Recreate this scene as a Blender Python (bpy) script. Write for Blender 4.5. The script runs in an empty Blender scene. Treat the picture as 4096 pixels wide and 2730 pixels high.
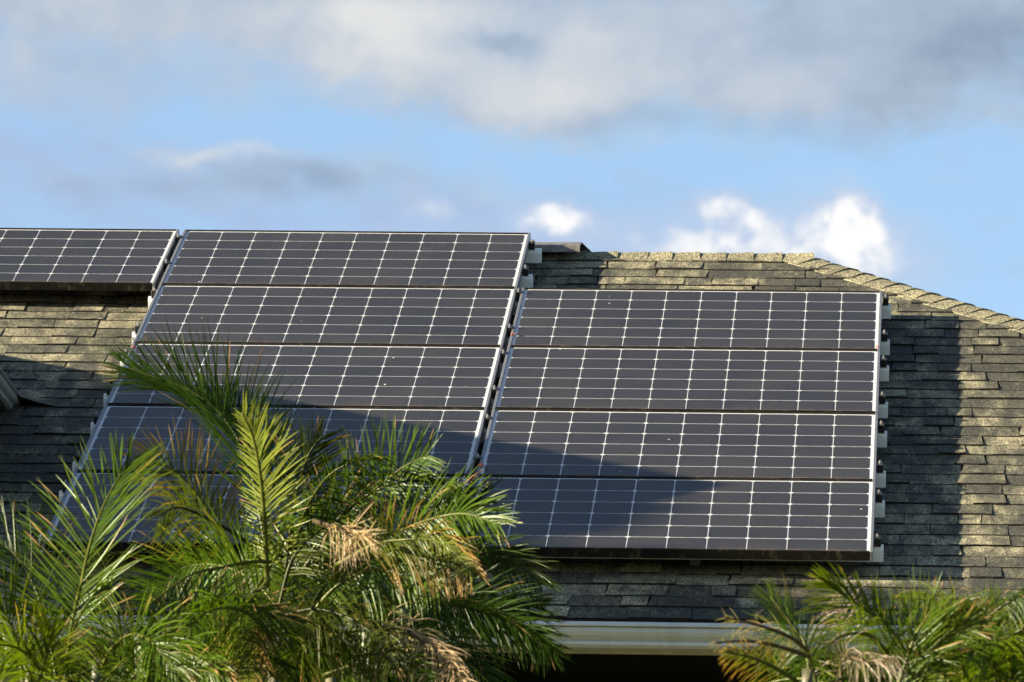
import bpy, bmesh, math, random
from mathutils import Vector, Matrix, noise

random.seed(7)
R = math.radians
scene = bpy.context.scene
COL = scene.collection

# ------------------------------------------------------------------ camera
# world: X along the eaves, Y into the house, Z up; origin = top left corner of the tall panel column
PITCH = math.atan(0.5)
CP, SP = math.cos(PITCH), math.sin(PITCH)
CAM = Vector((3.5243383, -29.6600821, -6.2993882))
CR = Vector((0.99786837, 0.06127859, 0.0224421))      # camera right
CD = Vector((0.01029687, 0.19174022, -0.9813917))     # camera down
CF = Vector((-0.06444135, 0.97953082, 0.19070052))    # camera forward
FD = 25649.32 / (4096 / 2353)                         # focal length in units of a 2353 px wide frame
cam_d = bpy.data.cameras.new('camera')
cam_d.sensor_width = 36.0
cam_d.lens = 225.433
cam_d.clip_start = 0.5
cam_d.clip_end = 2000
cam = bpy.data.objects.new('camera', cam_d)
COL.objects.link(cam)
m3 = Matrix((CR, -CD, -CF)).transposed()
cam.matrix_world = Matrix.Translation(CAM) @ m3.to_4x4()
scene.camera = cam
cam_d.dof.use_dof = True
cam_d.dof.focus_distance = 28.3
cam_d.dof.aperture_fstop = 9.0
scene.view_settings.view_transform = 'Standard'
scene.view_settings.look = 'None'
scene.view_settings.gamma = 1.0
scene.view_settings.exposure = 2.55


def ray(xd, yd):
    return CF + CR * ((xd - 1176.5) / FD) + CD * ((yd - 784.13) / FD)


def at(xd, yd, Y):
    """world point seen at (xd, yd) of the 2353 wide frame at depth plane Y"""
    r = ray(xd, yd)
    return CAM + r * ((Y - CAM.y) / r.y)


def proj(p):
    q = p - CAM
    d = q.dot(CF)
    return (1176.5 + FD * q.dot(CR) / d, 784.13 + FD * q.dot(CD) / d)


def P(u, v, h):
    """roof coordinates (along eave, up the slope, off the slope; h=0 is the panel glass) -> world"""
    return Vector((u, v * CP - h * SP, v * SP + h * CP))


def onroof(xd, yd, h):
    n = Vector((0, -SP, CP))
    r = ray(xd, yd)
    w = CAM + r * ((h - CAM.dot(n)) / r.dot(n))
    return w.x, w.y * CP + w.z * SP


# ------------------------------------------------------------------ light
LIGHT = Vector((2.88, 0.0, 0.0)) + 0.24 * Vector((0, CP, SP)) - Vector((0, -SP, CP))   # travel direction of sunlight
LIGHT.normalize()
TOSUN = -LIGHT
sun_d = bpy.data.lights.new('sun', 'SUN')
sun_d.energy = 5.0
sun_d.angle = R(0.55)
sun_d.color = (1.0, 0.87, 0.66)
sun = bpy.data.objects.new('sun', sun_d)
COL.objects.link(sun)
sun.rotation_euler = LIGHT.to_track_quat('-Z', 'Y').to_euler()
sun.location = (-30, -10, 20)

world = bpy.data.worlds.new('World')
scene.world = world
world.use_nodes = True
SKY_STRENGTH = 0.05


class NT:
    """tiny node-tree helper"""
    def __init__(self, tree):
        self.t = tree
        self.n = tree.nodes
        self.l = tree.links

    def node(self, kind, **kw):
        nd = self.n.new(kind)
        for k, v in kw.items():
            setattr(nd, k, v)
        return nd

    def put(self, sock, v):
        if isinstance(v, bpy.types.NodeSocket):
            self.l.new(v, sock)
        else:
            sock.default_value = v

    def math(self, op, a, b=0.0, c=None, clamp=False):
        nd = self.node('ShaderNodeMath', operation=op, use_clamp=clamp)
        self.put(nd.inputs[0], a)
        self.put(nd.inputs[1], b)
        if c is not None:
            self.put(nd.inputs[2], c)
        return nd.outputs[0]

    def vmath(self, op, a, b=None, c=None):
        nd = self.node('ShaderNodeVectorMath', operation=op)
        self.put(nd.inputs[0], a)
        if b is not None:
            self.put(nd.inputs[1], b)
        if c is not None:
            self.put(nd.inputs[2], c)
        return nd.outputs['Value'] if op in ('LENGTH', 'DOT_PRODUCT') else nd.outputs[0]

    def ramp(self, v, f0, f1, t0=0.0, t1=1.0, smooth=True):
        nd = self.node('ShaderNodeMapRange', interpolation_type='SMOOTHSTEP' if smooth else 'LINEAR')
        for i, x in enumerate((v, f0, f1, t0, t1)):
            self.put(nd.inputs[i], x)
        return nd.outputs[0]

    def mix(self, f, a, b, mode='MIX'):
        nd = self.node('ShaderNodeMix', data_type='RGBA', blend_type=mode)
        self.put(nd.inputs[0], f)
        self.put(nd.inputs[6], a if isinstance(a, bpy.types.NodeSocket) else tuple(a) + (1,))
        self.put(nd.inputs[7], b if isinstance(b, bpy.types.NodeSocket) else tuple(b) + (1,))
        return nd.outputs[2]

    def noise(self, vec, scale, detail=3.0, rough=0.55, out='Fac', dist=0.0, dim='3D'):
        nd = self.node('ShaderNodeTexNoise', noise_dimensions=dim)
        if vec is not None:
            self.l.new(vec, nd.inputs['Vector'])
        nd.inputs['Scale'].default_value = scale
        nd.inputs['Detail'].default_value = detail
        nd.inputs['Roughness'].default_value = rough
        nd.inputs['Distortion'].default_value = dist
        return nd.outputs[out]


def build_sky():
    w = NT(world.node_tree)
    w.n.clear()
    out = w.node('ShaderNodeOutputWorld')
    bg = w.node('ShaderNodeBackground')
    bg.inputs['Strength'].default_value = SKY_STRENGTH
    w.l.new(bg.outputs[0], out.inputs[0])
    sky = w.node('ShaderNodeTexSky', sky_type='NISHITA')
    sky.sun_disc = False
    sky.sun_elevation = math.asin(TOSUN.z)
    sky.sun_rotation = math.atan2(TOSUN.x, TOSUN.y)
    sky.altitude = 0
    sky.air_density = 1.0
    sky.dust_density = 0.6
    sky.ozone_density = 1.6
    tc = w.node('ShaderNodeTexCoord')
    sep = w.node('ShaderNodeSeparateXYZ')
    w.l.new(tc.outputs['Generated'], sep.inputs[0])
    az = w.math('ARCTAN2', sep.outputs[0], sep.outputs[1])
    el = w.math('ARCSINE', sep.outputs[2])
    cmb = w.node('ShaderNodeCombineXYZ')
    w.l.new(az, cmb.inputs[0])
    w.l.new(el, cmb.inputs[1])
    S = 100.0                                             # cloud coordinates: hundredths of a radian
    pos = w.vmath('SCALE', cmb.outputs[0])
    pos.node.inputs['Scale'].default_value = S
    n1 = w.noise(pos, 0.45, 3, 0.55, 'Color')
    n2 = w.noise(pos, 1.6, 4, 0.6, 'Color')
    d1 = w.vmath('MULTIPLY', w.vmath('SUBTRACT', n1, (0.5, 0.5, 0.5)), (2.6, 1.0, 0))
    d2 = w.vmath('MULTIPLY', w.vmath('SUBTRACT', n2, (0.5, 0.5, 0.5)), (0.9, 0.6, 0))
    soft = w.vmath('ADD', w.vmath('ADD', pos, d1), d2)
    d3 = w.vmath('MULTIPLY', w.vmath('SUBTRACT', n2, (0.5, 0.5, 0.5)), (0.6, 0.55, 0))
    crisp = w.vmath('ADD', pos, d3)

    def blob(coord, xd, yd, rx, ry, amp, edge=0.0):
        r = ray(xd, yd).normalized()
        c = Vector((math.atan2(r.x, r.y), math.asin(r.z), 0)) * S
        sx, sy = FD / rx / S, FD / ry / S
        q = w.vmath('MULTIPLY_ADD', coord, (sx, sy, 0), (-c.x * sx, -c.y * sy, 0))
        return w.ramp(w.vmath('LENGTH', q), 1.0, edge, 0.0, amp)

    def total(coord, items):
        s = None
        for it in items:
            b = blob(coord, *it)
            s = b if s is None else w.math('ADD', s, b)
        return s
    # broken cloud layer: blobs for the banks in view, the same kind of noise for the rest of the sky
    inview = blob(pos, 1176, 600, 2100, 1300, 1.0, 0.55)
    far = w.ramp(w.noise(w.vmath('MULTIPLY', pos, (0.09, 0.16, 1)), 1.0, 5, 0.6), 0.48, 0.72)
    far = w.math('MULTIPLY', far, w.math('SUBTRACT', 1.0, inview))
    bank = total(soft, [(1250, -110, 2400, 300, 1.0, 0.5), (1500, 200, 1150, 210, .9), (1250, 250, 420, 120, .5), (950, 120, 600, 230, .7),
                        (2150, 150, 800, 220, .7), (300, 90, 700, 240, .6), (60, 180, 320, 200, .45), (2200, 290, 420, 80, .25),
                        (650, 415, 640, 95, .6), (200, 440, 420, 80, .35), (1230, 440, 460, 60, .25), (450, 345, 230, 46, .5)])
    wisps = w.ramp(w.noise(w.vmath('MULTIPLY', pos, (0.6, 1.3, 1)), 0.8, 5, 0.6), 0.35, 0.75, -0.06, 0.12)
    n3 = w.noise(w.vmath('MULTIPLY', pos, (0.75, 1.25, 1)), 0.7, 3, 0.5)
    n4 = w.noise(w.vmath('MULTIPLY', pos, (0.8, 1.6, 1)), 1.1, 3, 0.5)
    cover = w.math('ADD', w.math('ADD', bank, far), wisps)
    cover = w.math('ADD', cover, w.ramp(n4, 0.3, 0.7, -0.2, 0.2, smooth=False))
    cover = w.ramp(cover, 0.02, 1.0, 0.0, 0.96, smooth=False)
    light = total(soft, [(860, 65, 340, 150, .95), (1100, 30, 170, 90, .3), (1330, 90, 170, 90, .3), (1260, 245, 230, 80, .35), (1100, 190, 800, 100, .3), (1550, 130, 520, 160, .16), (460, 345, 190, 42, .6), (350, 60, 500, 160, .12)])
    dark = total(soft, [(2300, 110, 620, 260, .5), (1120, 112, 210, 50, .34), (1750, 40, 420, 120, .15), (680, 415, 400, 75, .46), (200, 440, 420, 70, .26), (1600, 290, 520, 60, .26)])
    tone = w.math('ADD', w.math('SUBTRACT', light, dark), w.ramp(n2.node.outputs['Fac'], 0.3, 0.7, -0.07, 0.07))
    tone = w.math('ADD', tone, w.ramp(n3, 0.3, 0.7, -0.14, 0.24, smooth=False))
    tone = w.ramp(tone, -0.6, 1.0, 0.0, 1.0, smooth=False)
    K = 1.0 / (SKY_STRENGTH * 2 ** scene.view_settings.exposure)
    cr = w.node('ShaderNodeValToRGB')
    cr.color_ramp.elements[0].color = (0.26 * K, 0.34 * K, 0.46 * K, 1)
    cr.color_ramp.elements[1].color = (0.84 * K, 0.83 * K, 0.80 * K, 1)
    e = cr.color_ramp.elements.new(0.36)
    e.color = (0.45 * K, 0.54 * K, 0.66 * K, 1)
    w.l.new(tone, cr.inputs[0])
    base = w.mix(1.0, sky.outputs[0], (SKYT[0], SKYT[1], SKYT[2]), 'MULTIPLY')
    haze = total(soft, [(350, 460, 1250, 230, .95), (1350, 550, 1100, 190, .8), (40, 280, 560, 280, .6), (420, 120, 760, 220, .5), (2250, 600, 420, 200, .2)])
    haze = w.math('MULTIPLY', haze, w.ramp(n4, 0.32, 0.68, 0.45, 1.12, smooth=False))
    haze = w.math('MINIMUM', w.math('ADD', haze, w.math('MULTIPLY', far, 0.4)), 0.9)
    base = w.mix(haze, base, (0.40 * K, 0.54 * K, 0.80 * K))
    c1 = w.mix(cover, base, cr.outputs[0])
    puff = total(crisp, [(1950, 495, 120, 135, .62), (1975, 580, 240, 190, .40), (1850, 500, 240, 210, .34), (2080, 600, 280, 180, .30), (1650, 468, 125, 60, .46), (1725, 490, 70, 55, .28), (1630, 540, 290, 150, .46), (1800, 600, 560, 160, .24),
                         (1000, 487, 95, 48, .7), (1260, 495, 150, 60, .6), (1340, 515, 230, 85, .26), (940, 452, 70, 70, .28), (1350, 565, 760, 140, .30), (880, 545, 600, 100, .20)])
    puff = w.math('MULTIPLY', puff, w.ramp(w.noise(pos, 2.2, 3, 0.5), 0.25, 0.65, 0.7, 1.12))
    puff = w.math('MINIMUM', puff, 1.0)
    pc = w.mix(w.ramp(puff, 0.5, 1.05), (0.56 * K, 0.65 * K, 0.82 * K), (1.04 * K, 1.03 * K, 1.01 * K))
    c2 = w.mix(w.ramp(puff, 0.0, 0.95, 0, 1), c1, pc)
    w.l.new(c2, bg.inputs[0])


SKYT = (0.78, 0.81, 0.88)
build_sky()


# ------------------------------------------------------------------ helpers
def obj(name, mesh, mat=None, parent=None):
    o = bpy.data.objects.new(name, mesh)
    COL.objects.link(o)
    if parent is not None:
        o.parent = parent
    if mat is not None and mesh is not None and not mesh.materials:
        mesh.materials.append(mat)
    return o


def tag(o, label, cat, group=None):
    o['label'] = label
    o['category'] = cat
    if group:
        o['group'] = group
    return o


def mesh_of(name, verts, faces, smooth=False):
    me = bpy.data.meshes.new(name)
    me.from_pydata([tuple(v) for v in verts], [], faces)
    me.update()
    if smooth:
        me.polygons.foreach_set('use_smooth', [True] * len(me.polygons))
    return me


class MB:
    def __init__(self):
        self.v, self.f = [], []

    def add(self, verts, faces):
        o = len(self.v)
        self.v.extend(Vector(x) for x in verts)
        self.f.extend([i + o for i in fc] for fc in faces)

    def box(self, a, b):
        (x0, y0, z0), (x1, y1, z1) = a, b
        self.add([(x0, y0, z0), (x1, y0, z0), (x1, y1, z0), (x0, y1, z0), (x0, y0, z1), (x1, y0, z1), (x1, y1, z1), (x0, y1, z1)],
                 [(3, 2, 1, 0), (4, 5, 6, 7), (0, 1, 5, 4), (1, 2, 6, 5), (2, 3, 7, 6), (3, 0, 4, 7)])

    def extrude(self, prof, a, b, tf):
        """closed profile [(p, q)] swept from a to b; tf(s, p, q) -> point"""
        n = len(prof)
        vs = [tf(s, p, q) for s in (a, b) for p, q in prof]
        fs = [(i, (i + 1) % n, n + (i + 1) % n, n + i) for i in range(n)] + [tuple(range(n - 1, -1, -1)), tuple(range(n, 2 * n))]
        self.add(vs, fs)

    def tube(self, pts, radii, sides=6, cap=True):
        n = len(pts)
        rings = []
        ref = Vector((0.13, 0.31, 0.94))
        for i, p in enumerate(pts):
            t = (pts[min(i + 1, n - 1)] - pts[max(i - 1, 0)]).normalized()
            a = t.cross(ref)
            if a.length < 1e-3:
                a = t.cross(Vector((1, 0, 0)))
            a.normalize()
            b = t.cross(a)
            rings.append([p + (a * math.cos(2 * math.pi * k / sides) + b * math.sin(2 * math.pi * k / sides)) * radii[i] for k in range(sides)])
        fs = [(i * sides + k, i * sides + (k + 1) % sides, (i + 1) * sides + (k + 1) % sides, (i + 1) * sides + k) for i in range(n - 1) for k in range(sides)]
        if cap:
            fs.append(tuple(range(sides - 1, -1, -1)))
            fs.append(tuple((n - 1) * sides + k for k in range(sides)))
        self.add([v for r_ in rings for v in r_], fs)

    def build(self, name, mat, parent=None, smooth=False, recalc=True):
        me = mesh_of(name, self.v, self.f, smooth)
        if recalc:
            bm = bmesh.new()
            bm.from_mesh(me)
            bmesh.ops.recalc_face_normals(bm, faces=bm.faces)
            bm.to_mesh(me)
            bm.free()
        return obj(name, me, mat, parent)


def material(name, fn):
    m = bpy.data.materials.new(name)
    m.use_nodes = True
    t = NT(m.node_tree)
    t.n.clear()
    out = t.node('ShaderNodeOutputMaterial')
    fn(t, out)
    return m


def principled(t, out, **kw):
    b = t.node('ShaderNodeBsdfPrincipled')
    for k, v in kw.items():
        t.put(b.inputs[k.replace('_', ' ')], v)
    t.l.new(b.outputs[0], out.inputs[0])
    return b


def bump(t, height, strength, dist):
    b = t.node('ShaderNodeBump')
    b.inputs['Strength'].default_value = strength
    b.inputs['Distance'].default_value = dist
    t.l.new(height, b.inputs['Height'])
    return b.outputs[0]


def geo(t):
    return t.node('ShaderNodeNewGeometry').outputs['Position']


def objco(t):
    return t.node('ShaderNodeTexCoord').outputs['Object']


# ------------------------------------------------------------------ materials
def m_shingle(t, out, stains=0.85, moss_amt=0.4):
    g = geo(t)
    sx = t.node('ShaderNodeSeparateXYZ')
    t.l.new(g, sx.inputs[0])
    cg = t.node('ShaderNodeCombineXYZ')                # grain stretched down the slope to look even at the camera's shallow angle
    t.l.new(sx.outputs[0], cg.inputs[0])
    t.l.new(t.math('MULTIPLY', t.math('ADD', t.math('MULTIPLY', sx.outputs[1], CP), t.math('MULTIPLY', sx.outputs[2], SP)), 0.34), cg.inputs[1])
    t.l.new(t.math('SUBTRACT', t.math('MULTIPLY', sx.outputs[2], CP), t.math('MULTIPLY', sx.outputs[1], SP)), cg.inputs[2])
    gg = cg.outputs[0]
    at_ = t.node('ShaderNodeAttribute', attribute_name='tone')
    tone = at_.outputs['Fac']
    big = t.noise(g, 1.1, 4, 0.6)
    mid = t.noise(gg, 11, 5, 0.7)
    fine = t.noise(gg, 150, 3, 0.8)
    vor = t.node('ShaderNodeTexVoronoi')
    vor.inputs['Scale'].default_value = 230
    t.l.new(gg, vor.inputs['Vector'])
    col = t.mix(t.ramp(tone, 0.0, 1.0, smooth=False), (0.074, 0.069, 0.044), (0.266, 0.240, 0.145))
    stain = t.math('MULTIPLY', t.ramp(t.math('ADD', t.math('MULTIPLY', big, 0.55), t.math('MULTIPLY', mid, 0.6)), 0.47, 0.66), stains)
    col = t.mix(stain, col, (0.018, 0.019, 0.016))
    moss = t.ramp(t.noise(gg, 6.0, 4, 0.7), 0.56, 0.74, 0.0, moss_amt)
    col = t.mix(moss, col, (0.09, 0.10, 0.035))
    lich = t.ramp(t.noise(gg, 38, 4, 0.75), 0.50, 0.60)
    lich = t.math('MULTIPLY', lich, t.ramp(t.math('ADD', t.math('MULTIPLY', big, 0.6), t.math('MULTIPLY', t.math('SUBTRACT', 1.0, tone), 0.4)), 0.38, 0.62, 0.1, stains))
    col = t.mix(lich, col, (0.022, 0.022, 0.017))
    gr = t.ramp(fine, 0.35, 0.65, 0.12, 1.9, smooth=False)
    gr2 = t.ramp(vor.outputs['Color'], 0.0, 1.0, 0.6, 1.35, smooth=False)
    col = t.mix(1.0, col, t.math('MULTIPLY', gr, gr2), 'MULTIPLY')
    col = t.mix(t.math('LESS_THAN', tone, -0.55), col, (0.012, 0.011, 0.009))  # butt faces near-black: asphalt edge with the shadow between courses painted in
    hgt = t.math('ADD', t.math('MULTIPLY', fine, 0.8), t.math('MULTIPLY', vor.outputs['Distance'], 0.5))
    b = principled(t, out, Base_Color=col, Roughness=0.85, Normal=bump(t, hgt, 0.9, 0.004))
    b.inputs['Specular IOR Level'].default_value = 0.25


def m_cell(t, out):
    oc = objco(t)
    sp = t.node('ShaderNodeSeparateXYZ')
    t.l.new(oc, sp.inputs[0])
    ri = t.node('ShaderNodeObjectInfo').outputs['Random']
    col = t.mix(ri, (0.0088, 0.0082, 0.0080), (0.0150, 0.0142, 0.0136))
    # silver bus bars run along the long side of the panel, thin fingers across them
    v = t.math('MULTIPLY', t.math('ADD', sp.outputs[1], 0.0785), 1 / 0.0314)
    bus = t.math('LESS_THAN', t.math('ABSOLUTE', t.math('SUBTRACT', t.math('FRACT', v), 0.5)), 0.026)
    col = t.mix(t.math('MULTIPLY', bus, 0.8), col, (0.13, 0.13, 0.14))
    fing = t.math('LESS_THAN', t.math('FRACT', t.math('MULTIPLY', sp.outputs[0], 1 / 0.0022)), 0.08)
    col = t.mix(t.math('MULTIPLY', fing, 0.35), col, (0.05, 0.05, 0.055))
    principled(t, out, Base_Color=col, Roughness=0.45)


def m_backsheet(t, out):
    n = t.noise(objco(t), 14, 3)
    principled(t, out, Base_Color=t.mix(n, (0.58, 0.59, 0.58), (0.66, 0.66, 0.64)), Roughness=0.6)


def m_pane(t, out):
    oc = objco(t)
    sp = t.node('ShaderNodeSeparateXYZ')
    t.l.new(oc, sp.inputs[0])
    g = geo(t)
    tr = t.node('ShaderNodeBsdfTransparent')
    tr.inputs[0].default_value = (0.96, 0.97, 0.98, 1)
    gl = t.node('ShaderNodeBsdfGlossy')
    gl.inputs['Roughness'].default_value = 0.12
    gl.inputs[0].default_value = (0.17, 0.163, 0.157, 1)
    gn = t.node('ShaderNodeNewGeometry')
    ct = t.math('ABSOLUTE', t.vmath('DOT_PRODUCT', gn.outputs['Normal'], gn.outputs['Incoming']))
    fr = t.math('MULTIPLY_ADD', t.math('POWER', t.math('SUBTRACT', 1.0, ct), 5.0), 0.97, 0.03)   # thin coated glass, same from both faces
    mx = t.node('ShaderNodeMixShader')
    t.l.new(fr, mx.inputs[0])
    t.l.new(tr.outputs[0], mx.inputs[1])
    t.l.new(gl.outputs[0], mx.inputs[2])
    df = t.node('ShaderNodeBsdfDiffuse')
    cl = t.noise(g, 2.2, 5, 0.65)
    st = t.noise(t.vmath('MULTIPLY', oc, (60, 3, 1)), 1.0, 3, 0.6)
    low = t.ramp(sp.outputs[1], -0.80, -0.985, 0, 1)
    dust = t.math('ADD', t.ramp(cl, 0.25, 0.8, 0.012, 0.046), t.math('MULTIPLY', low, t.ramp(st, 0.3, 0.75, 0.0, 0.025)))
    edge = t.math('MULTIPLY', t.ramp(sp.outputs[1], -0.955, -0.981, 0, 1), t.ramp(t.noise(oc, 9, 3), 0.35, 0.75, 0.0, 0.4))
    vo = t.node('ShaderNodeTexVoronoi')
    vo.inputs['Scale'].default_value = 11
    t.l.new(g, vo.inputs['Vector'])
    sc = t.node('ShaderNodeSeparateColor')
    t.l.new(vo.outputs['Color'], sc.inputs[0])
    spot = t.math('LESS_THAN', vo.outputs['Distance'], t.ramp(sc.outputs[0], 0.72, 1.0, 0.0, 0.055))
    dcol = t.mix(spot, t.mix(edge, (0.28, 0.235, 0.185), (0.03, 0.025, 0.018)), (0.75, 0.74, 0.70))
    t.l.new(dcol, df.inputs[0])
    fac = t.math('MAXIMUM', t.math('ADD', dust, edge, clamp=True), t.math('MULTIPLY', spot, 0.7))
    mx2 = t.node('ShaderNodeMixShader')
    t.l.new(fac, mx2.inputs[0])
    t.l.new(mx.outputs[0], mx2.inputs[1])
    t.l.new(df.outputs[0], mx2.inputs[2])
    t.l.new(mx2.outputs[0], out.inputs[0])


def m_frame(t, out):
    n = t.noise(geo(t), 25, 4, 0.6)
    col = t.mix(t.ramp(n, 0.45, 0.75, 0, 0.5), (0.17, 0.172, 0.18), (0.08, 0.079, 0.075))
    principled(t, out, Base_Color=col, Metallic=0.6, Roughness=0.45)


def m_frame_dirty(t, out):
    g = geo(t)
    n = t.noise(t.vmath('MULTIPLY', g, (1, 1, 0.4)), 30, 4, 0.7)
    col = t.mix(t.ramp(n, 0.52, 0.72), (0.009, 0.008, 0.006), (0.045, 0.041, 0.025))
    principled(t, out, Base_Color=col, Roughness=0.8, Metallic=0.1)


def m_rail(t, out):
    n = t.noise(geo(t), 18, 3)
    principled(t, out, Base_Color=t.mix(n, (0.88, 0.89, 0.89), (0.78, 0.78, 0.76)), Roughness=0.42, Metallic=0.0)


def m_plain(col, rough=0.6, metal=0.0, var=0.25, sc=12.0):
    def fn(t, out):
        n = t.noise(geo(t), sc, 4, 0.6)
        c2 = tuple(x * (1 - var) for x in col)
        principled(t, out, Base_Color=t.mix(t.ramp(n, 0.3, 0.7), c2, col), Roughness=rough, Metallic=metal)
    return fn


def m_gutter(t, out):
    g = geo(t)
    n = t.noise(t.vmath('MULTIPLY', g, (6, 2, 0.7)), 3.0, 4, 0.65)
    col = t.mix(t.ramp(n, 0.4, 0.8, 0, 0.45), (0.43, 0.43, 0.405), (0.25, 0.245, 0.21))
    principled(t, out, Base_Color=col, Roughness=0.22)


def m_stucco(t, out):
    g = geo(t)
    f = t.noise(g, 90, 3, 0.6)
    n = t.noise(g, 1.5, 4)
    col = t.mix(n, (0.30, 0.235, 0.145), (0.36, 0.285, 0.18))
    principled(t, out, Base_Color=col, Roughness=0.9, Normal=bump(t, f, 0.5, 0.004))


def m_leaf(t, out):
    a = t.node('ShaderNodeAttribute', attribute_name='hue')
    n = t.noise(geo(t), 30, 3, 0.6)
    col = t.mix(1.0, a.outputs['Color'], t.ramp(n, 0.25, 0.75, 0.72, 1.25, smooth=False), 'MULTIPLY')
    df = t.node('ShaderNodeBsdfDiffuse')
    t.l.new(col, df.inputs[0])
    tl = t.node('ShaderNodeBsdfTranslucent')
    t.l.new(t.mix(1.0, col, (1.15, 1.25, 0.5), 'MULTIPLY'), tl.inputs[0])
    gl = t.node('ShaderNodeBsdfGlossy')
    gl.inputs['Roughness'].default_value = 0.28
    gl.inputs[0].default_value = (0.9, 0.95, 0.85, 1)
    mx = t.node('ShaderNodeMixShader')
    mx.inputs[0].default_value = 0.38
    t.l.new(df.outputs[0], mx.inputs[1])
    t.l.new(tl.outputs[0], mx.inputs[2])
    mg = t.node('ShaderNodeMixShader')                    # waxy cuticle
    mg.inputs[0].default_value = 0.007
    t.l.new(mx.outputs[0], mg.inputs[1])
    t.l.new(gl.outputs[0], mg.inputs[2])
    t.l.new(mg.outputs[0], out.inputs[0])


def m_ground(t, out):
    g = geo(t)
    n = t.noise(g, 0.35, 5, 0.6)
    f = t.noise(g, 40, 3, 0.7)
    col = t.mix(n, (0.045, 0.075, 0.022), (0.09, 0.10, 0.04))
    principled(t, out, Base_Color=col, Roughness=0.95, Normal=bump(t, f, 0.6, 0.03))


M = {}
for nm, fn in (('shingle', m_shingle), ('cap', lambda t, o: m_shingle(t, o, 0.25, 0.12)), ('cell', m_cell), ('backsheet', m_backsheet), ('pane', m_pane), ('frame', m_frame), ('frame_dirty', m_frame_dirty),
               ('rail', m_rail), ('clamp', m_plain((0.012, 0.012, 0.013), 0.45)), ('bolt', m_plain((0.5, 0.48, 0.45), 0.3, 0.9)),
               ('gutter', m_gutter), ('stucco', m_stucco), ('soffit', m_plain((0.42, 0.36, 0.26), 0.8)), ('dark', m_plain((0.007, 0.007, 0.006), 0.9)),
               ('deck', m_plain((0.02, 0.019, 0.017), 0.95)), ('vent', m_plain((0.17, 0.155, 0.13), 0.5, 0.3, 0.5, 25)), ('siding', m_plain((0.36, 0.38, 0.40), 0.8)),
               ('glass', m_plain((0.01, 0.012, 0.015), 0.05)), ('leaf', m_leaf), ('cane', m_plain((0.060, 0.055, 0.022), 0.6, 0, 0.5, 20)), ('bark', m_plain((0.11, 0.09, 0.06), 0.9, 0, 0.4, 18)),
               ('rust_leaf', m_plain((0.42, 0.10, 0.04), 0.7)), ('ground', m_ground)):
    M[nm] = material(nm, fn)
for nm in ('dark', 'deck', 'frame_dirty'):                # matt, no sheen
    for nd in M[nm].node_tree.nodes:
        if nd.type == 'BSDF_PRINCIPLED':
            nd.inputs['Specular IOR Level'].default_value = 0.06

# ------------------------------------------------------------------ ground
GZ = -7.9
mb = MB()
mb.add([(-400, -400, GZ), (400, -400, GZ), (400, 500, GZ), (-400, 500, GZ)], [(0, 1, 2, 3)])
gr = mb.build('ground', M['ground'], recalc=False)
gr['kind'] = 'structure'

# ------------------------------------------------------------------ house
HD = -0.130                       # roof deck, measured off the panel glass
VR, VE = 0.10, -5.50              # ridge and eave up the slope
UA = 2.94                         # hip apex
HIPK = 1.0 / CP
UL = -9.5                         # left end of the ridge


def hipu(v):
    return UA + (VR - v) / HIPK


house = obj('house', None)
house.location = P(0, VE, HD) * 1.0
house.location.z = GZ
tag(house, 'house with a grey shingled hip roof carrying the solar panels', 'house')
HL = Vector(house.location)


def hp(o):
    """parent to the house, keep world coordinates"""
    o.parent = house
    o.matrix_parent_inverse = Matrix.Translation(-HL)
    return o


# roof deck: four slopes of a hip roof, a closed thin body
ridge_l, ridge_r = P(UL, VR, HD - 0.012), P(UA, VR, HD - 0.012)
run = (VR - VE) * CP
ez = P(0, VE, HD - 0.012).z
fy = P(0, VE, HD - 0.012).y
by = ridge_l.y + (ridge_l.y - fy)
xr, xl = UA + run, UL - run
mb = MB()
mb.add([(xl, fy, ez), (xr, fy, ez), (xr, by, ez), (xl, by, ez), ridge_l, ridge_r],
       [(0, 1, 5, 4), (1, 2, 5), (2, 3, 4, 5), (3, 0, 4), (3, 2, 1, 0)])
roof = hp(mb.build('roof', M['deck']))


def rsub(o):
    o.parent = roof
    return o


# ---- shingles
EXPO = 0.1435
NROW = int((VR - VE) / EXPO) + 1
PANELS = [('tall', 0.0, r) for r in range(5)] + [('short', 1.673, r) for r in range(1, 5)] + [('edge', -1.673, 0)]
PW_, PH_, PS = 1.65, 0.990, 1.0
panel_quads = []
for kind, u0, r in PANELS:
    panel_quads.append([proj(P(u0 + a * PW_, -r * PS - b * PH_, 0)) for a, b in ((0, 0), (1, 0), (1, 1), (0, 1))])


def inside(pt, q):
    s = 0
    for i in range(4):
        (x0, y0), (x1, y1) = q[i], q[(i + 1) % 4]
        s += 1 if (x1 - x0) * (pt[1] - y0) - (y1 - y0) * (pt[0] - x0) > 0 else -1
    return abs(s) == 4


def wav(u, r):
    """buckled courses: lift (h) and drift (v) of a butt edge"""
    n1 = noise.noise(Vector((u * 0.8, r * 3.7, 1.3)))
    n2 = noise.noise(Vector((u * 5.0, r * 2.9, 7.1)))
    amp = 1.0 + 1.6 * max(0.0, min(1.0, (0.3 - u) / 0.8))
    return 0.0022 * amp * (n1 + 0.6 * n2) + 0.001, 0.005 * amp * n1 + 0.002 * n2


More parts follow.
